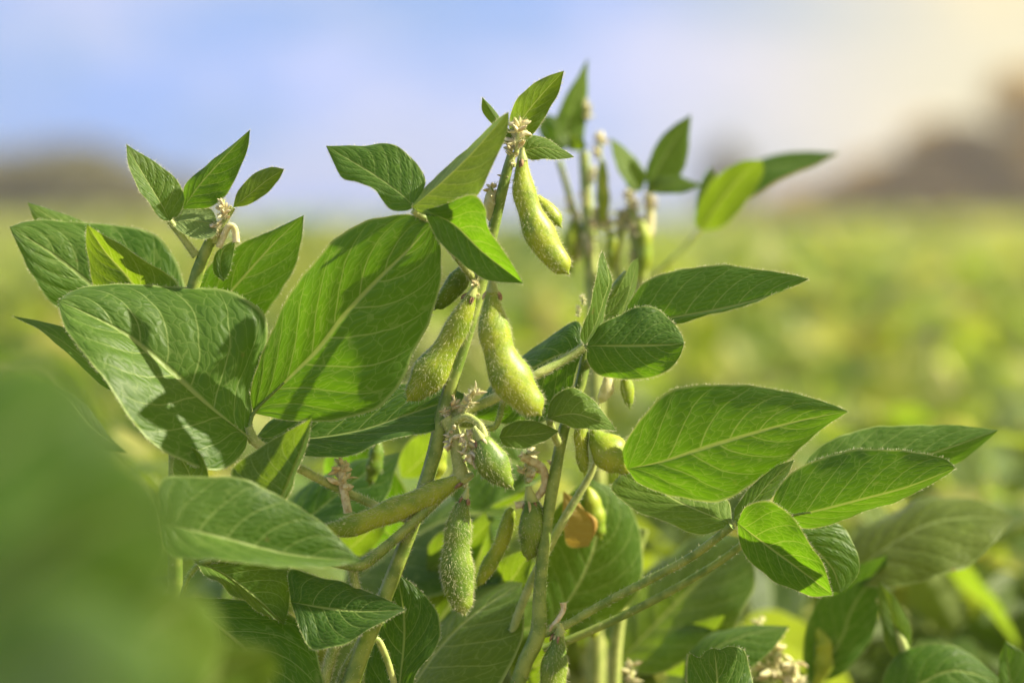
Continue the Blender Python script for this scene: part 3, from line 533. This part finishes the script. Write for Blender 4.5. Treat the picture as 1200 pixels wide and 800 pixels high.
# ---- the plant just behind, at the upper right
C = Plant((0.06, 1.10, 0), 'tall slender soybean plant standing out of focus behind the pods, top leaf pointing straight up', seed=14, zo=210)
C.tube('stem', [(700, 850, 11, 330), (700, 600, 10, 320), (697, 420, 9, 300), (693, 320, 8, 300), (688, 240, 7, 290), (684, 178, 6, 290)], STEM2, hair=600, n=60, ground=True, hlen=0.0014)
C.tube('petiole', [(700, 345, 5, 300), (682, 280, 4.5, 300), (668, 232, 4, 300), (655, 188, 3.5, 300)], STEM2, hair=200)
C.tube('petiole', [(700, 400, 7, 310), (725, 360, 6.5, 300), (752, 330, 6.5, 290), (745, 285, 6.5, 280), (740, 235, 6, 280)], STEM2, hair=300)
C.leaf(C.root, [(672, 176), (665, 150), (675, 115), (689, 68)], [(652, 165), (652, 140), (662, 115), (677, 88)], [(683, 165), (688, 130), (689, 95)], za=-10, zb=10, z=(285, 290), mat=YOUNG, hair=0)
C.leaf(C.root, [(660, 170), (672, 160), (688, 172)], [(668, 160), (682, 161)], [(668, 176), (682, 177)], z=(290, 280), mat=YOUNG, hair=0, n=20)
C.leaf(C.root, [(665, 172), (650, 165), (640, 150), (632, 138)], [(655, 178), (636, 165), (630, 148)], [(664, 158), (654, 140), (642, 134)], z=(310, 310), hair=0, n=24)
C.leaf(C.root, [(758, 224), (772, 195), (790, 165), (810, 134)], [(757, 200), (766, 175), (785, 150)], [(785, 218), (802, 195), (808, 160)], za=-6, zb=6, z=(270, 270), mat=YOUNG, hair=0)
C.leaf(C.root, [(752, 224), (742, 205), (728, 180), (715, 161)], [(738, 222), (724, 200), (718, 178)], [(758, 205), (748, 188), (730, 172)], za=-10, zb=10, z=(270, 260), mat=YOUNG, hair=0)
C.leaf(C.root, [(755, 224), (778, 216), (800, 214), (823, 216)], [(770, 208), (795, 206), (810, 212)], [(770, 227), (795, 227), (812, 222)], za=10, zb=-10, z=(268, 250), mat=YOUNG, hair=0)
pt = C.tube('petiole', [(735, 350, 3, 320), (770, 320, 3, 330), (800, 292, 3, 340), (822, 268, 3, 345)], STEM2)
C.leaf(pt, [(822, 270), (838, 245), (864, 212), (893, 187)], [(813, 258), (820, 237), (840, 207), (865, 189)], [(845, 266), (868, 245), (886, 222), (895, 202)], za=-8, zb=8, z=(335, 270), mat=YOUNG, hair=0)
C.leaf(pt, [(826, 268), (880, 205), (930, 192), (984, 179)], [(850, 220), (890, 186), (935, 178)], [(870, 240), (910, 213), (950, 196)], za=8, zb=-8, z=(380, 400), hair=0)
C.leaf(pt, [(822, 268), (824, 240), (828, 215), (832, 195)], [(814, 250), (820, 215)], [(836, 240), (840, 210)], z=(370, 370), mat=YOUNG, hair=0, n=24)
C.pod([(706, 190, 4), (706, 215, 8), (707, 240, 8), (706, 255, 5)], z=270, hair=200, calyx=False)
C.pod([(718, 275, 5), (718, 290, 9), (716, 310, 6)], z=270, hair=150, calyx=False)
C.pod([(760, 240, 4), (762, 260, 6), (758, 290, 5)], z=280, hair=150, calyx=False, mat=BUD)
C.pod([(675, 250, 6), (672, 275, 8), (676, 300, 6)], z=300, hair=150, calyx=False, mat=BUD)
C.flower(703, 172, 275, size=16, count=12); C.flower(738, 236, 272, size=16, count=12); C.flower(762, 238, 272, size=13, count=10)
C.flower(700, 257, 275, size=16, count=12); C.flower(725, 257, 275, size=14, count=10); C.flower(742, 270, 275, size=16, count=12, mix=0.3)
C.flower(689, 130, 292, size=12, count=10, mix=0.2)
for fx, fy, fs in ((694, 205, 12), (686, 232, 13), (712, 262, 15), (735, 255, 15), (752, 262, 13), (690, 285, 14), (742, 300, 13), (760, 236, 12), (668, 240, 11)): C.flower(fx, fy, 280, size=fs, count=9, mix=0.35)
C.tube('petiole', [(728, 350, 4, 300), (722, 310, 4, 290), (728, 270, 4, 280), (730, 245, 3.5, 280)], STEM2)
C.pod([(752, 262, 5), (756, 285, 9), (754, 310, 8), (748, 325, 4)], z=270, hair=200, calyx=False)
C.pod([(672, 262, 5), (668, 285, 9), (667, 305, 8), (668, 318, 4)], z=290, hair=200, calyx=False)

# ---- the bottom right: a folded leaf just in the picture, blurred neighbours
E = Plant((0.10, 1.02, 0), 'low soybean plant at the bottom edge, its leaf upright with a scalloped top', seed=15)
E.tube('stem', [(860, 1000, 7, 60), (850, 930, 6, 40), (846, 880, 5, 20)], STEM, hair=100, ground=True)
E.leaf(E.root, [(846, 880), (842, 840), (840, 790), (837, 759)], [(812, 870), (805, 830), (806, 790), (807, 765), (818, 770), (827, 762)], [(875, 870), (883, 830), (880, 785), (872, 762), (855, 757), (844, 761)], za=-14, zb=16, z=(0, -6), hair=90, wave=0.03, vein=0.001)
E.leaf(E.root, [(800, 800), (830, 765), (870, 745), (925, 733)], [(806, 765), (835, 742), (880, 733)], [(830, 800), (880, 780), (910, 755)], za=20, zb=-20, z=(220, 240), hair=0)
E.flower(905, 770, 260, size=28, count=22, mix=0.2); E.flower(890, 735, 270, size=16, count=10, mix=0.2); E.flower(930, 790, 260, size=22, count=14, mix=0.2)
E.pod([(960, 740, 6), (968, 755, 13), (965, 780, 12), (958, 800, 6)], z=330, hair=100, calyx=False)
E.flower(740, 790, 240, size=16, count=12, mix=0.2)

F_ = Plant((0.20, 1.14, 0), 'soybean plant at the lower right, its round dark leaflet cut by the bottom edge', seed=16)
F_.tube('stem', [(1110, 1000, 8, 260), (1100, 900, 8, 250), (1060, 760, 6, 260), (1030, 700, 5, 280)], STEM2, ground=True)
F_.leaf(F_.root, [(1030, 830), (1080, 800), (1120, 785), (1178, 800)], [(1036, 790), (1055, 762), (1090, 755), (1135, 765)], [(1060, 850), (1110, 850), (1160, 830)], za=30, zb=-30, z=(230, 220), hair=0)
F_.leaf(F_.root, [(990, 680), (1040, 640), (1100, 610), (1190, 605)], [(1000, 630), (1060, 590), (1130, 585)], [(1040, 690), (1110, 672), (1160, 640)], za=50, zb=-60, z=(330, 330), mat=FIELD, hair=0)
F_.leaf(F_.root, [(950, 800), (985, 750), (1000, 710), (1040, 650)], [(940, 760), (960, 700), (1000, 665)], [(985, 790), (1020, 750), (1035, 700)], za=20, zb=20, z=(330, 300), hair=0)
F_.leaf(F_.root, [(1060, 780), (1050, 740), (1040, 700), (1030, 680)], [(1040, 760), (1030, 710)], [(1068, 740), (1050, 700)], z=(260, 260), mat=YOUNG, hair=0, n=24)
F_.leaf(F_.root, [(1200, 830), (1185, 800), (1180, 770), (1178, 750)], [(1176, 820), (1170, 780)], [(1220, 810), (1205, 770)], z=(200, 200), hair=0, n=24)

G_ = Plant((0.055, 1.16, 0), 'blurred soybean plant in the lower middle with big dark leaflets', seed=17)
G_.tube('stem', [(740, 1000, 9, 330), (720, 820, 8, 330), (730, 700, 7, 330), (755, 620, 6, 330)], STEM2, ground=True)
G_.leaf(G_.root, [(640, 740), (680, 680), (700, 620), (690, 560)], [(630, 700), (640, 620), (665, 580)], [(700, 740), (745, 690), (752, 630), (730, 580)], za=-20, zb=40, z=(230, 200), mat=YOUNG, hair=0)
G_.leaf(G_.root, [(720, 780), (770, 730), (820, 680), (880, 630)], [(710, 730), (750, 670), (820, 630)], [(770, 790), (840, 760), (880, 690)], za=90, zb=-80, z=(380, 380), mat=YOUNG, hair=0)
G_.leaf(G_.root, [(400, 700), (440, 660), (520, 610), (600, 600)], [(420, 640), (480, 590), (560, 570)], [(460, 710), (540, 690), (590, 640)], za=90, zb=-90, z=(330, 330), mat=YOUNG, hair=0)
G_.leaf(G_.root, [(470, 640), (430, 600), (400, 560), (390, 520)], [(430, 640), (395, 600), (380, 550)], [(480, 600), (470, 560), (430, 520)], za=30, zb=-30, z=(260, 260), hair=0)
G_.leaf(G_.root, [(560, 760), (600, 740), (640, 730), (690, 700)], [(580, 720), (630, 700)], [(600, 780), (660, 760)], za=30, zb=-40, z=(280, 280), mat=YOUNG, hair=0)
G_.leaf(G_.root, [(640, 560), (600, 540), (560, 545), (520, 570)], [(610, 510), (560, 505)], [(600, 580), (550, 600)], za=30, zb=-40, z=(300, 300), mat=YOUNG, hair=0)
G_.leaf(G_.root, [(320, 640), (370, 600), (420, 560), (470, 530)], [(330, 590), (390, 550)], [(370, 640), (440, 600)], za=30, zb=-40, z=(180, 200), hair=0)
G_.leaf(G_.root, [(480, 800), (520, 720), (560, 660), (570, 600)], [(470, 720), (510, 640)], [(560, 780), (590, 690)], za=80, zb=-60, z=(230, 250), mat=YOUNG, hair=0)
for bx, by, tx, ty, w, z_ in ((560, 720, 625, 640, 26, 190), (500, 670, 575, 610, 26, 240), (600, 800, 668, 735, 28, 230), (400, 650, 455, 590, 22, 200),
                              (470, 560, 520, 500, 20, 260), (660, 690, 730, 625, 28, 330), (350, 610, 402, 556, 20, 220), (780, 790, 850, 720, 26, 330), (560, 590, 640, 540, 22, 300)):
    dx, dy = tx-bx, ty-by; L_ = math.hypot(dx, dy); px_, py_ = -dy/L_*w, dx/L_*w
    G_.leaf(G_.root, [(bx, by), (bx+dx*.5+4, by+dy*.5+3), (tx, ty)], [(bx+dx*.2+px_*.8, by+dy*.2+py_*.8), (bx+dx*.5+px_, by+dy*.5+py_), (bx+dx*.8+px_*.5, by+dy*.8+py_*.5)],
            [(bx+dx*.2-px_*.8, by+dy*.2-py_*.8), (bx+dx*.5-px_, by+dy*.5-py_), (bx+dx*.8-px_*.5, by+dy*.8-py_*.5)], za=10, zb=14, z=(z_+30, z_-30), mat=YOUNG, hair=0, n=30)
G_.pod([(443, 520, 5), (440, 540, 10), (435, 560, 7)], z=170, hair=150, calyx=False, mat=PODD)
G_.pod([(515, 520, 6), (512, 540, 13), (508, 560, 9)], z=150, hair=150, calyx=False)
G_.pod([(690, 575, 6), (696, 595, 12), (702, 620, 9)], z=200, hair=150, calyx=False)
G_.pod([(672, 690, 5), (690, 710, 9), (695, 740, 7)], z=260, hair=100, calyx=False)

# ---- the foreground plant, close to the lens
H = Plant((-0.16, 0.50, 0), 'soybean plant close to the lens, a large soft green blur across the lower left corner', seed=18)
H.tube('stem', [(-150, 900, 5, -1300), (-100, 760, 4, -1350)], STEM, ground=True)
hp = H.tube('petiole', [(-100, 760, 3, -1350), (-60, 700, 3, -1400), (-20, 660, 3, -1400)], STEM)
H.leaf(hp, [(-60, 740), (20, 680), (110, 620), (215, 580)], [(-40, 610), (30, 520), (130, 520)], [(20, 800), (130, 770), (205, 680)], za=60, zb=-40, z=(-1340, -1350), hair=0, n=30)
H.leaf(hp, [(-60, 560), (10, 520), (70, 505), (140, 520)], [(-40, 490), (20, 455), (85, 465)], [(-10, 620), (60, 610), (120, 575)], za=50, zb=-20, z=(-1150, -1190), hair=0, n=30)
H.leaf(hp, [(-60, 840), (20, 800), (110, 780), (225, 830)], [(-30, 740), (70, 690), (180, 740)], [(0, 900), (100, 900), (180, 890)], za=60, zb=-60, z=(-1430, -1560), hair=0, n=30)
H.leaf(hp, [(-120, 640), (-40, 560), (40, 500), (110, 470)], [(-90, 500), (0, 420), (70, 425)], [(-40, 660), (50, 600), (105, 530)], za=40, zb=-20, z=(-1450, -1400), hair=0, n=30)
H.leaf(hp, [(90, 880), (140, 800), (180, 740), (235, 690)], [(100, 790), (120, 720), (175, 690)], [(170, 870), (240, 800), (262, 740)], za=-20, zb=30, z=(-900, -850), hair=0, mat=YOUNG, n=30)
H.leaf(hp, [(20, 640), (70, 610), (130, 600), (190, 625)], [(40, 590), (90, 560), (150, 575)], [(50, 670), (110, 665), (160, 650)], za=70, zb=-40, z=(-1250, -1290), hair=0, n=30, mat=FIELD)
H.leaf(hp, [(180, 880), (230, 820), (270, 780), (320, 760)], [(180, 820), (215, 770), (265, 750)], [(240, 870), (300, 830), (325, 790)], za=-20, zb=30, z=(-700, -680), hair=0, mat=YOUNG, n=30)

# ================================================================== the field behind
def gen_plant(seed, h, parts=False, rich=1.0, mat=FIELD):
    """a generic soybean plant; returns stem Geo, [(petiole Geo, [leaflet Geo x3])], [pod Geo]"""
    rng = np.random.default_rng(seed)
    n1 = 20 if parts else 6; m1 = 6 if parts else 2
    lean = rng.normal(0, 0.05, 2); stem = Geo()
    pts = np.array([[lean[0]*h*u**2, lean[1]*h*u**2, u*h, 0.0035*(1-0.6*u)] for u in np.linspace(0, 1, 5)])
    tube(stem, pts, STEM2, n=12 if parts else 5, k=6 if parts else 4, rng=rng)
    pets = []; pods = []
    N = int(13*rich)
    for i in range(N):
        u = 0.30+0.70*(i+0.5)/N; z = u*h; a = i*2.4+rng.uniform(-0.5, 0.5)
        base = np.array([lean[0]*h*u**2, lean[1]*h*u**2, z]); d = np.array([math.cos(a), math.sin(a), 0])
        Lp = rng.uniform(0.07, 0.14)*(1.05-0.55*u); rise = rng.uniform(0.4, 1.1)
        e = base+d*Lp+np.array([0, 0, Lp*rise]); pg = Geo()
        tube(pg, np.array([[*base, .0016], [*(base*0.5+e*0.5+[0, 0, .01]), .0014], [*e, .0013]]), STEM2, n=5 if parts else 2, k=5 if parts else 3, rng=rng)
        ls = []
        size = rng.uniform(0.07, 0.105)*(1.0-0.45*max(0, u-0.6)/0.4)
        for j, da in enumerate((0, 1.45, -1.45)):
            dd = np.array([math.cos(a+da), math.sin(a+da), 0]); sd = np.array([-dd[1], dd[0], 0])
            b = e+(d*0.018 if j == 0 else dd*0.003)
            droop = rng.uniform(-0.9, 0.35); roll = rng.normal(0, 0.5)
            fw = dd*math.cos(droop)+np.array([0, 0, math.sin(droop)]); up = np.cross(fw, sd)*1.0
            up = nrm(up); 
            if up[2] < 0: up = -up
            s2 = sd*math.cos(roll)+up*math.sin(roll); u2 = nrm(np.cross(fw, s2)); u2 = u2 if u2[2] > 0 else -u2
            w = size*rng.uniform(0.28, 0.36)
            mid = np.array([b+fw*size*t-np.array([0, 0, 1])*size*0.18*t*t for t in (0, .25, .5, .75, 1)])
            pr = (0.72, 1.0, 0.85, 0.45)
            ts = (.1, .35, .6, .85)
            A_ = np.array([mid[0]]+[b+fw*size*t-np.array([0, 0, 1])*size*.18*t*t+s2*w*p+u2*w*.25*p for t, p in zip(ts, pr)]+[mid[-1]])
            B_ = np.array([mid[0]]+[b+fw*size*t-np.array([0, 0, 1])*size*.18*t*t-s2*w*p+u2*w*.25*p for t, p in zip(ts, pr)]+[mid[-1]])
            g = Geo(); loft(g, mid, A_, B_, (mat if rng.random() > 0.42 else (PALE if rng.random() < .45 else YOUNG)) if rng.random() > 0.03 else YELLOW, n=n1, m=m1, up=u2, rng=rng, wave=0.02); ls.append(g)
        pets.append((pg, ls))
        if rng.random() < 0.65:
            for q in range(rng.integers(1, 4)):
                g = Geo(); aa = rng.uniform(0, 6.28); dd = np.array([math.cos(aa), math.sin(aa), 0])
                L = rng.uniform(0.03, 0.045); r = 0.0045
                b = base+dd*0.004; dn = nrm(dd*rng.uniform(.3, .8)+np.array([0, 0, -1]))
                rows = np.array([[*b, r*.3], [*(b+dn*L*.3), r], [*(b+dn*L*.7+dd*.003), r], [*(b+dn*L+dd*.006), r*.15]])
                tube(g, rows, POD if rng.random() < 0.6 else BUD, n=10 if parts else 4, k=8 if parts else 4, rng=rng, flat=.7, bumps=2 if parts else 0); pods.append(g)
    return stem, pets, pods

def emit_parts(seed, h, label, group, loc, rz, mat=FIELD, rich=1.0):
    root = empty('soybean_plant', loc); root.rotation_euler = (0, 0, rz); tag(root, label, 'soybean plant', group)
    stem, pets, pods = gen_plant(seed, h, True, rich, mat)
    stem.emit('stem', root)
    for pg, ls in pets:
        p = pg.emit('petiole', root)
        for l in ls: l.emit('leaflet', p)
    for g in pods: g.emit('pod', root)
    return root
def copy_tree(o, parent=None):
    c = o.copy(); COL.objects.link(c)
    if parent: c.parent = parent
    for ch in o.children: copy_tree(ch, c)
    return c
rng = np.random.default_rng(5)
GRP = 'soybean plants of the field behind'
# nearer blurred plants, each with its parts
near_spots = [(0.40, 1.45, .60), (0.22, 1.62, .57), (0.05, 1.72, .57), (-0.12, 1.50, .58), (-0.30, 1.65, .60), (-0.22, 1.30, .60), (0.30, 1.38, .55),
              (0.12, 1.38, .54), (-0.02, 1.34, .54), (0.46, 1.90, .58), (0.28, 1.98, .60), (0.12, 2.02, .58), (-0.06, 1.95, .58), (-0.26, 2.05, .62), (-0.44, 1.85, .62),
              (0.42, 2.30, .60), (0.22, 2.36, .60), (0.02, 2.30, .58), (-0.18, 2.42, .60), (-0.40, 2.35, .62), (0.52, 2.55, .60), (0.55, 1.62, .57),
              (0.18, 1.32, .63), (0.02, 1.20, .57), (0.09, 1.29, .60), (0.28, 1.32, .63), (0.38, 1.36, .63), (-0.06, 1.36, .62), (-0.16, 1.36, .63), (0.26, 1.50, .63), (0.06, 1.60, .64), (-0.10, 1.24, .60), (0.04, 1.27, .60), (0.14, 1.22, .585), (0.24, 1.26, .60), (0.31, 1.24, .60), (0.34, 1.52, .62), (0.12, 1.52, .62), (-0.02, 1.50, .62), (-0.20, 1.46, .62), (0.48, 1.72, .63), (0.20, 1.80, .64), (0.34, 1.80, .63)]
protos = []
for i in range(5):
    protos.append(emit_parts(40+i, 0.60, 'leafy soybean plant standing blurred in the rows right behind the sharp plants', 'blurred soybean plants just behind the sharp ones', (0, 0, 0), 0, FIELD, 1.25))
for i, (x, y, h) in enumerate(near_spots):
    o = protos[i] if i < 5 else copy_tree(protos[i % 5])
    o.location = (x, y, 0); o.rotation_euler = (0, 0, rng.uniform(0, 6.28)); o.scale = (1, 1, h/0.645)
# further plants: one mesh each
far_protos = []; geos = []
for i in range(6):
    st, pets, pods = gen_plant(70+i, 0.60, False, 1.3); g = Geo()
    for q in [st]+[p for p, _ in pets]+[l for _, ls in pets for l in ls]+pods: q.merged(into=g)
    geos.append(g)
k = 0
fars = []
y = 2.62
while len(fars) < 255:
    hw = 0.24*y+0.25; x = -hw+rng.uniform(0, 0.2)
    while x < hw and len(fars) < 255:
        fars.append((x+rng.normal(0, .03), y+rng.normal(0, .04))); x += 0.21
    y += 0.21
yend = y
for i, (x, yy) in enumerate(fars):
    if i < 6:
        o = geos[i].emit('soybean_plant'); far_protos.append(o)
    else:
        o = far_protos[i % 6].copy(); COL.objects.link(o)
    s = rng.uniform(0.64, 1.18)
    o.location = (x, yy, 0); o.rotation_euler = (0, 0, rng.uniform(0, 6.28)); o.scale = (s, s, s*rng.uniform(.92, 1.04))
    tag(o, 'small soybean plant far back in the blurred green field, one of many alike', 'soybean plant', GRP)
# the crop beyond: one mesh of leaves, clumped plant by plant
def crop(y0, y1, count, size, hw=lambda y: 0.25*y+1.0):
    r = np.random.default_rng(9)
    q = r.uniform(0, 1, count); yy = y0*(y1/y0)**q; xx = r.uniform(-1, 1, count)*hw(yy)
    sz = size*(yy/y0)**0.85*r.uniform(.7, 1.3, count)
    hgt = 0.50+0.10*np.sin(xx*1.3+yy*.31)*np.sin(yy*.7+1)*.5+r.normal(0, 0.035, count)
    hgt -= np.abs(r.normal(0, 0.07, count)); kk = np.clip(yy/8, 1, 8)
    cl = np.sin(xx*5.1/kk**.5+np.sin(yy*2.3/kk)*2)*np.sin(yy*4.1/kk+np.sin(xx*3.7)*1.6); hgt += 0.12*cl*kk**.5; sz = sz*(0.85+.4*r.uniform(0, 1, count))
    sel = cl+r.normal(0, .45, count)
    c = np.stack([xx, yy, hgt], 1)
    nrmv = nrm(r.normal(0, 1, (count, 3))*[.75, .75, .5]+[0, 0, 0.9]); a = nrm(np.cross(nrmv, r.normal(0, 1, (count, 3)))); b = np.cross(nrmv, a)
    s_ = sz[:, None]
    V = np.stack([c-a*s_, c-a*s_*.3+b*s_*.55-nrmv*s_*.1, c+a*s_*.5+b*s_*.42-nrmv*s_*.1, c+a*s_*1.1, c+a*s_*.5-b*s_*.42-nrmv*s_*.1, c-a*s_*.3-b*s_*.55-nrmv*s_*.1], 1).reshape(-1, 3)
    uvs = np.tile([[0, .5], [.3, .1], [.75, .1], [1, .5], [.75, .9], [.3, .9]], (count, 1))
    i = np.arange(count)[:, None]*6
    g = Geo(); g.v.append(V); g.uv.append(uvs); g.n = len(V)
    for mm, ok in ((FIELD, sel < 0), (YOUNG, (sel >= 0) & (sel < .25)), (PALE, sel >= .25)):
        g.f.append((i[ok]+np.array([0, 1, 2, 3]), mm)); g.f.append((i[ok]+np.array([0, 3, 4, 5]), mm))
    return g
g = crop(yend-0.1, 118.0, 90000, 0.045)
o = g.emit('soybean_crop'); tag(o, 'blurred mass of soybean plants filling the field to the horizon', 'crop', kind='stuff')

# ================================================================== trees on the far edge
TM = simple_mat('tree_leaf', (0.36, 0.26, 0.10), (0.50, 0.36, 0.14), 0.8, 0.6, 0.45, (0.55, 0.38, 0.10))
TMG = simple_mat('green_tree_leaf', (0.13, 0.13, 0.05), (0.21, 0.19, 0.08), 0.8, 0.6, 0.45, (0.24, 0.23, 0.09))
BK = simple_mat('bark', (0.09, 0.07, 0.05), (0.17, 0.13, 0.09), 3, 0.9)
TMATS = [TM, TMG, BK]
def tree(x, y, h, w, mat, label, seed, base=0.12, n=9000, wide=1.0):
    r = np.random.default_rng(seed); root = empty('tree', (x, y, 0)); tag(root, label, 'tree', 'trees at the far edge of the field')
    g = Geo(); tube(g, np.array([[0, 0, -.1, h*.035], [.1, 0, h*.3, h*.026], [0, .1, h*.6, h*.015], [.1, 0, h*.85, h*.006]]), 2, n=16, k=8, rng=r)
    cent = []
    for i in range(22):
        a = r.uniform(0, 6.28); u = r.uniform(base+.12, .88); rad = w*.5*math.sin(math.pi*min(1, (u-base)/(1.02-base))**.8)*r.uniform(.45, .8)
        e = np.array([math.cos(a)*rad, math.sin(a)*rad, u*h]); cent.append(e)
        tube(g, np.array([[0, 0, max(.1, u-.2)*h, h*.012], [*(e*.6+np.array([0, 0, (u-.1)*h])*.4), h*.008], [*e, h*.003]]), 2, n=6, k=5, rng=r)
    g.emit('trunk', root, mats=TMATS)
    cent = np.array(cent+[[0, 0, h*.85]]); ci = r.integers(0, len(cent), n)
    q = nrm(r.normal(0, 1, (n, 3)))*(r.uniform(0, 1, (n, 1))**.45)*np.array([w*.30, w*.30, h*.20])
    c = cent[ci]+q; c[:, 2] = np.clip(c[:, 2], h*.03, h*1.03)
    nv = nrm(r.normal(0, 1, (n, 3))+[0, 0, .4]); a = nrm(np.cross(nv, r.normal(0, 1, (n, 3)))); b = np.cross(nv, a); s = h*.035*r.uniform(.6, 1.4, (n, 1))
    V = np.stack([c-a*s, c-b*s*.6, c+a*s, c+b*s*.6], 1).reshape(-1, 3); i = np.arange(n)[:, None]*4
    g = Geo(); g.add(V, i+np.array([0, 1, 2, 3]), mat); g.emit('crown', root, mats=TMATS)
tree(-27.8, 130, 5.0, 8.5, 1, 'leftmost round tree at the far edge of the field, a dark blur', 101)
tree(-23.6, 126, 5.3, 8.0, 1, 'tallest of the blurred trees at the far left of the field', 102)
tree(-19.6, 128, 3.7, 6.5, 1, 'small tree on the right side of the blurred left-hand trees', 103)
tree(12.3, 130, 5.4, 2.6, 1, 'lone slender tree, faint grey blur on the horizon right of the middle', 104)
tree(21.2, 128, 4.6, 7.0, 0, 'low brownish tree starting the tree line at the right', 105)
tree(17.6, 130, 3.3, 7.0, 0, 'lowest brown tree of the right-hand tree line, fading to the left', 110)
tree(25.0, 127, 6.4, 8.5, 0, 'brown tree in the middle of the right-hand tree line', 106)
tree(29.8, 126, 9.0, 9.0, 0, 'tallest brown tree at the right edge of the picture', 107)
tree(35.5, 128, 8.5, 8.0, 0, 'brown tree just past the right edge of the picture', 108)
tree(-32.5, 128, 5.0, 7.0, 1, 'tree just past the left edge of the picture', 109)

# ================================================================== the air
bm_v = [(-60, -3, -1), (60, -3, -1), (60, 150, -1), (-60, 150, -1), (-60, -3, 12), (60, -3, 12), (60, 150, 12), (-60, 150, 12)]
me = bpy.data.meshes.new('haze'); me.from_pydata(bm_v, [], [(3, 2, 1, 0), (4, 5, 6, 7), (0, 1, 5, 4), (1, 2, 6, 5), (2, 3, 7, 6), (3, 0, 4, 7)])
m = bpy.data.materials.new('air'); m.use_nodes = True; m.node_tree.nodes.clear()
pv = nd(m.node_tree, 'ShaderNodeVolumePrincipled', {'Color': (1.0, 0.94, 0.92, 1), 'Density': 0.0010, 'Anisotropy': 0.3})
m.node_tree.links.new(pv.outputs[0], nd(m.node_tree, 'ShaderNodeOutputMaterial').inputs[1])
me.materials.append(m); hz = bpy.data.objects.new('haze', me); COL.objects.link(hz); tag(hz, 'thin warm haze over the field', 'haze', kind='stuff')
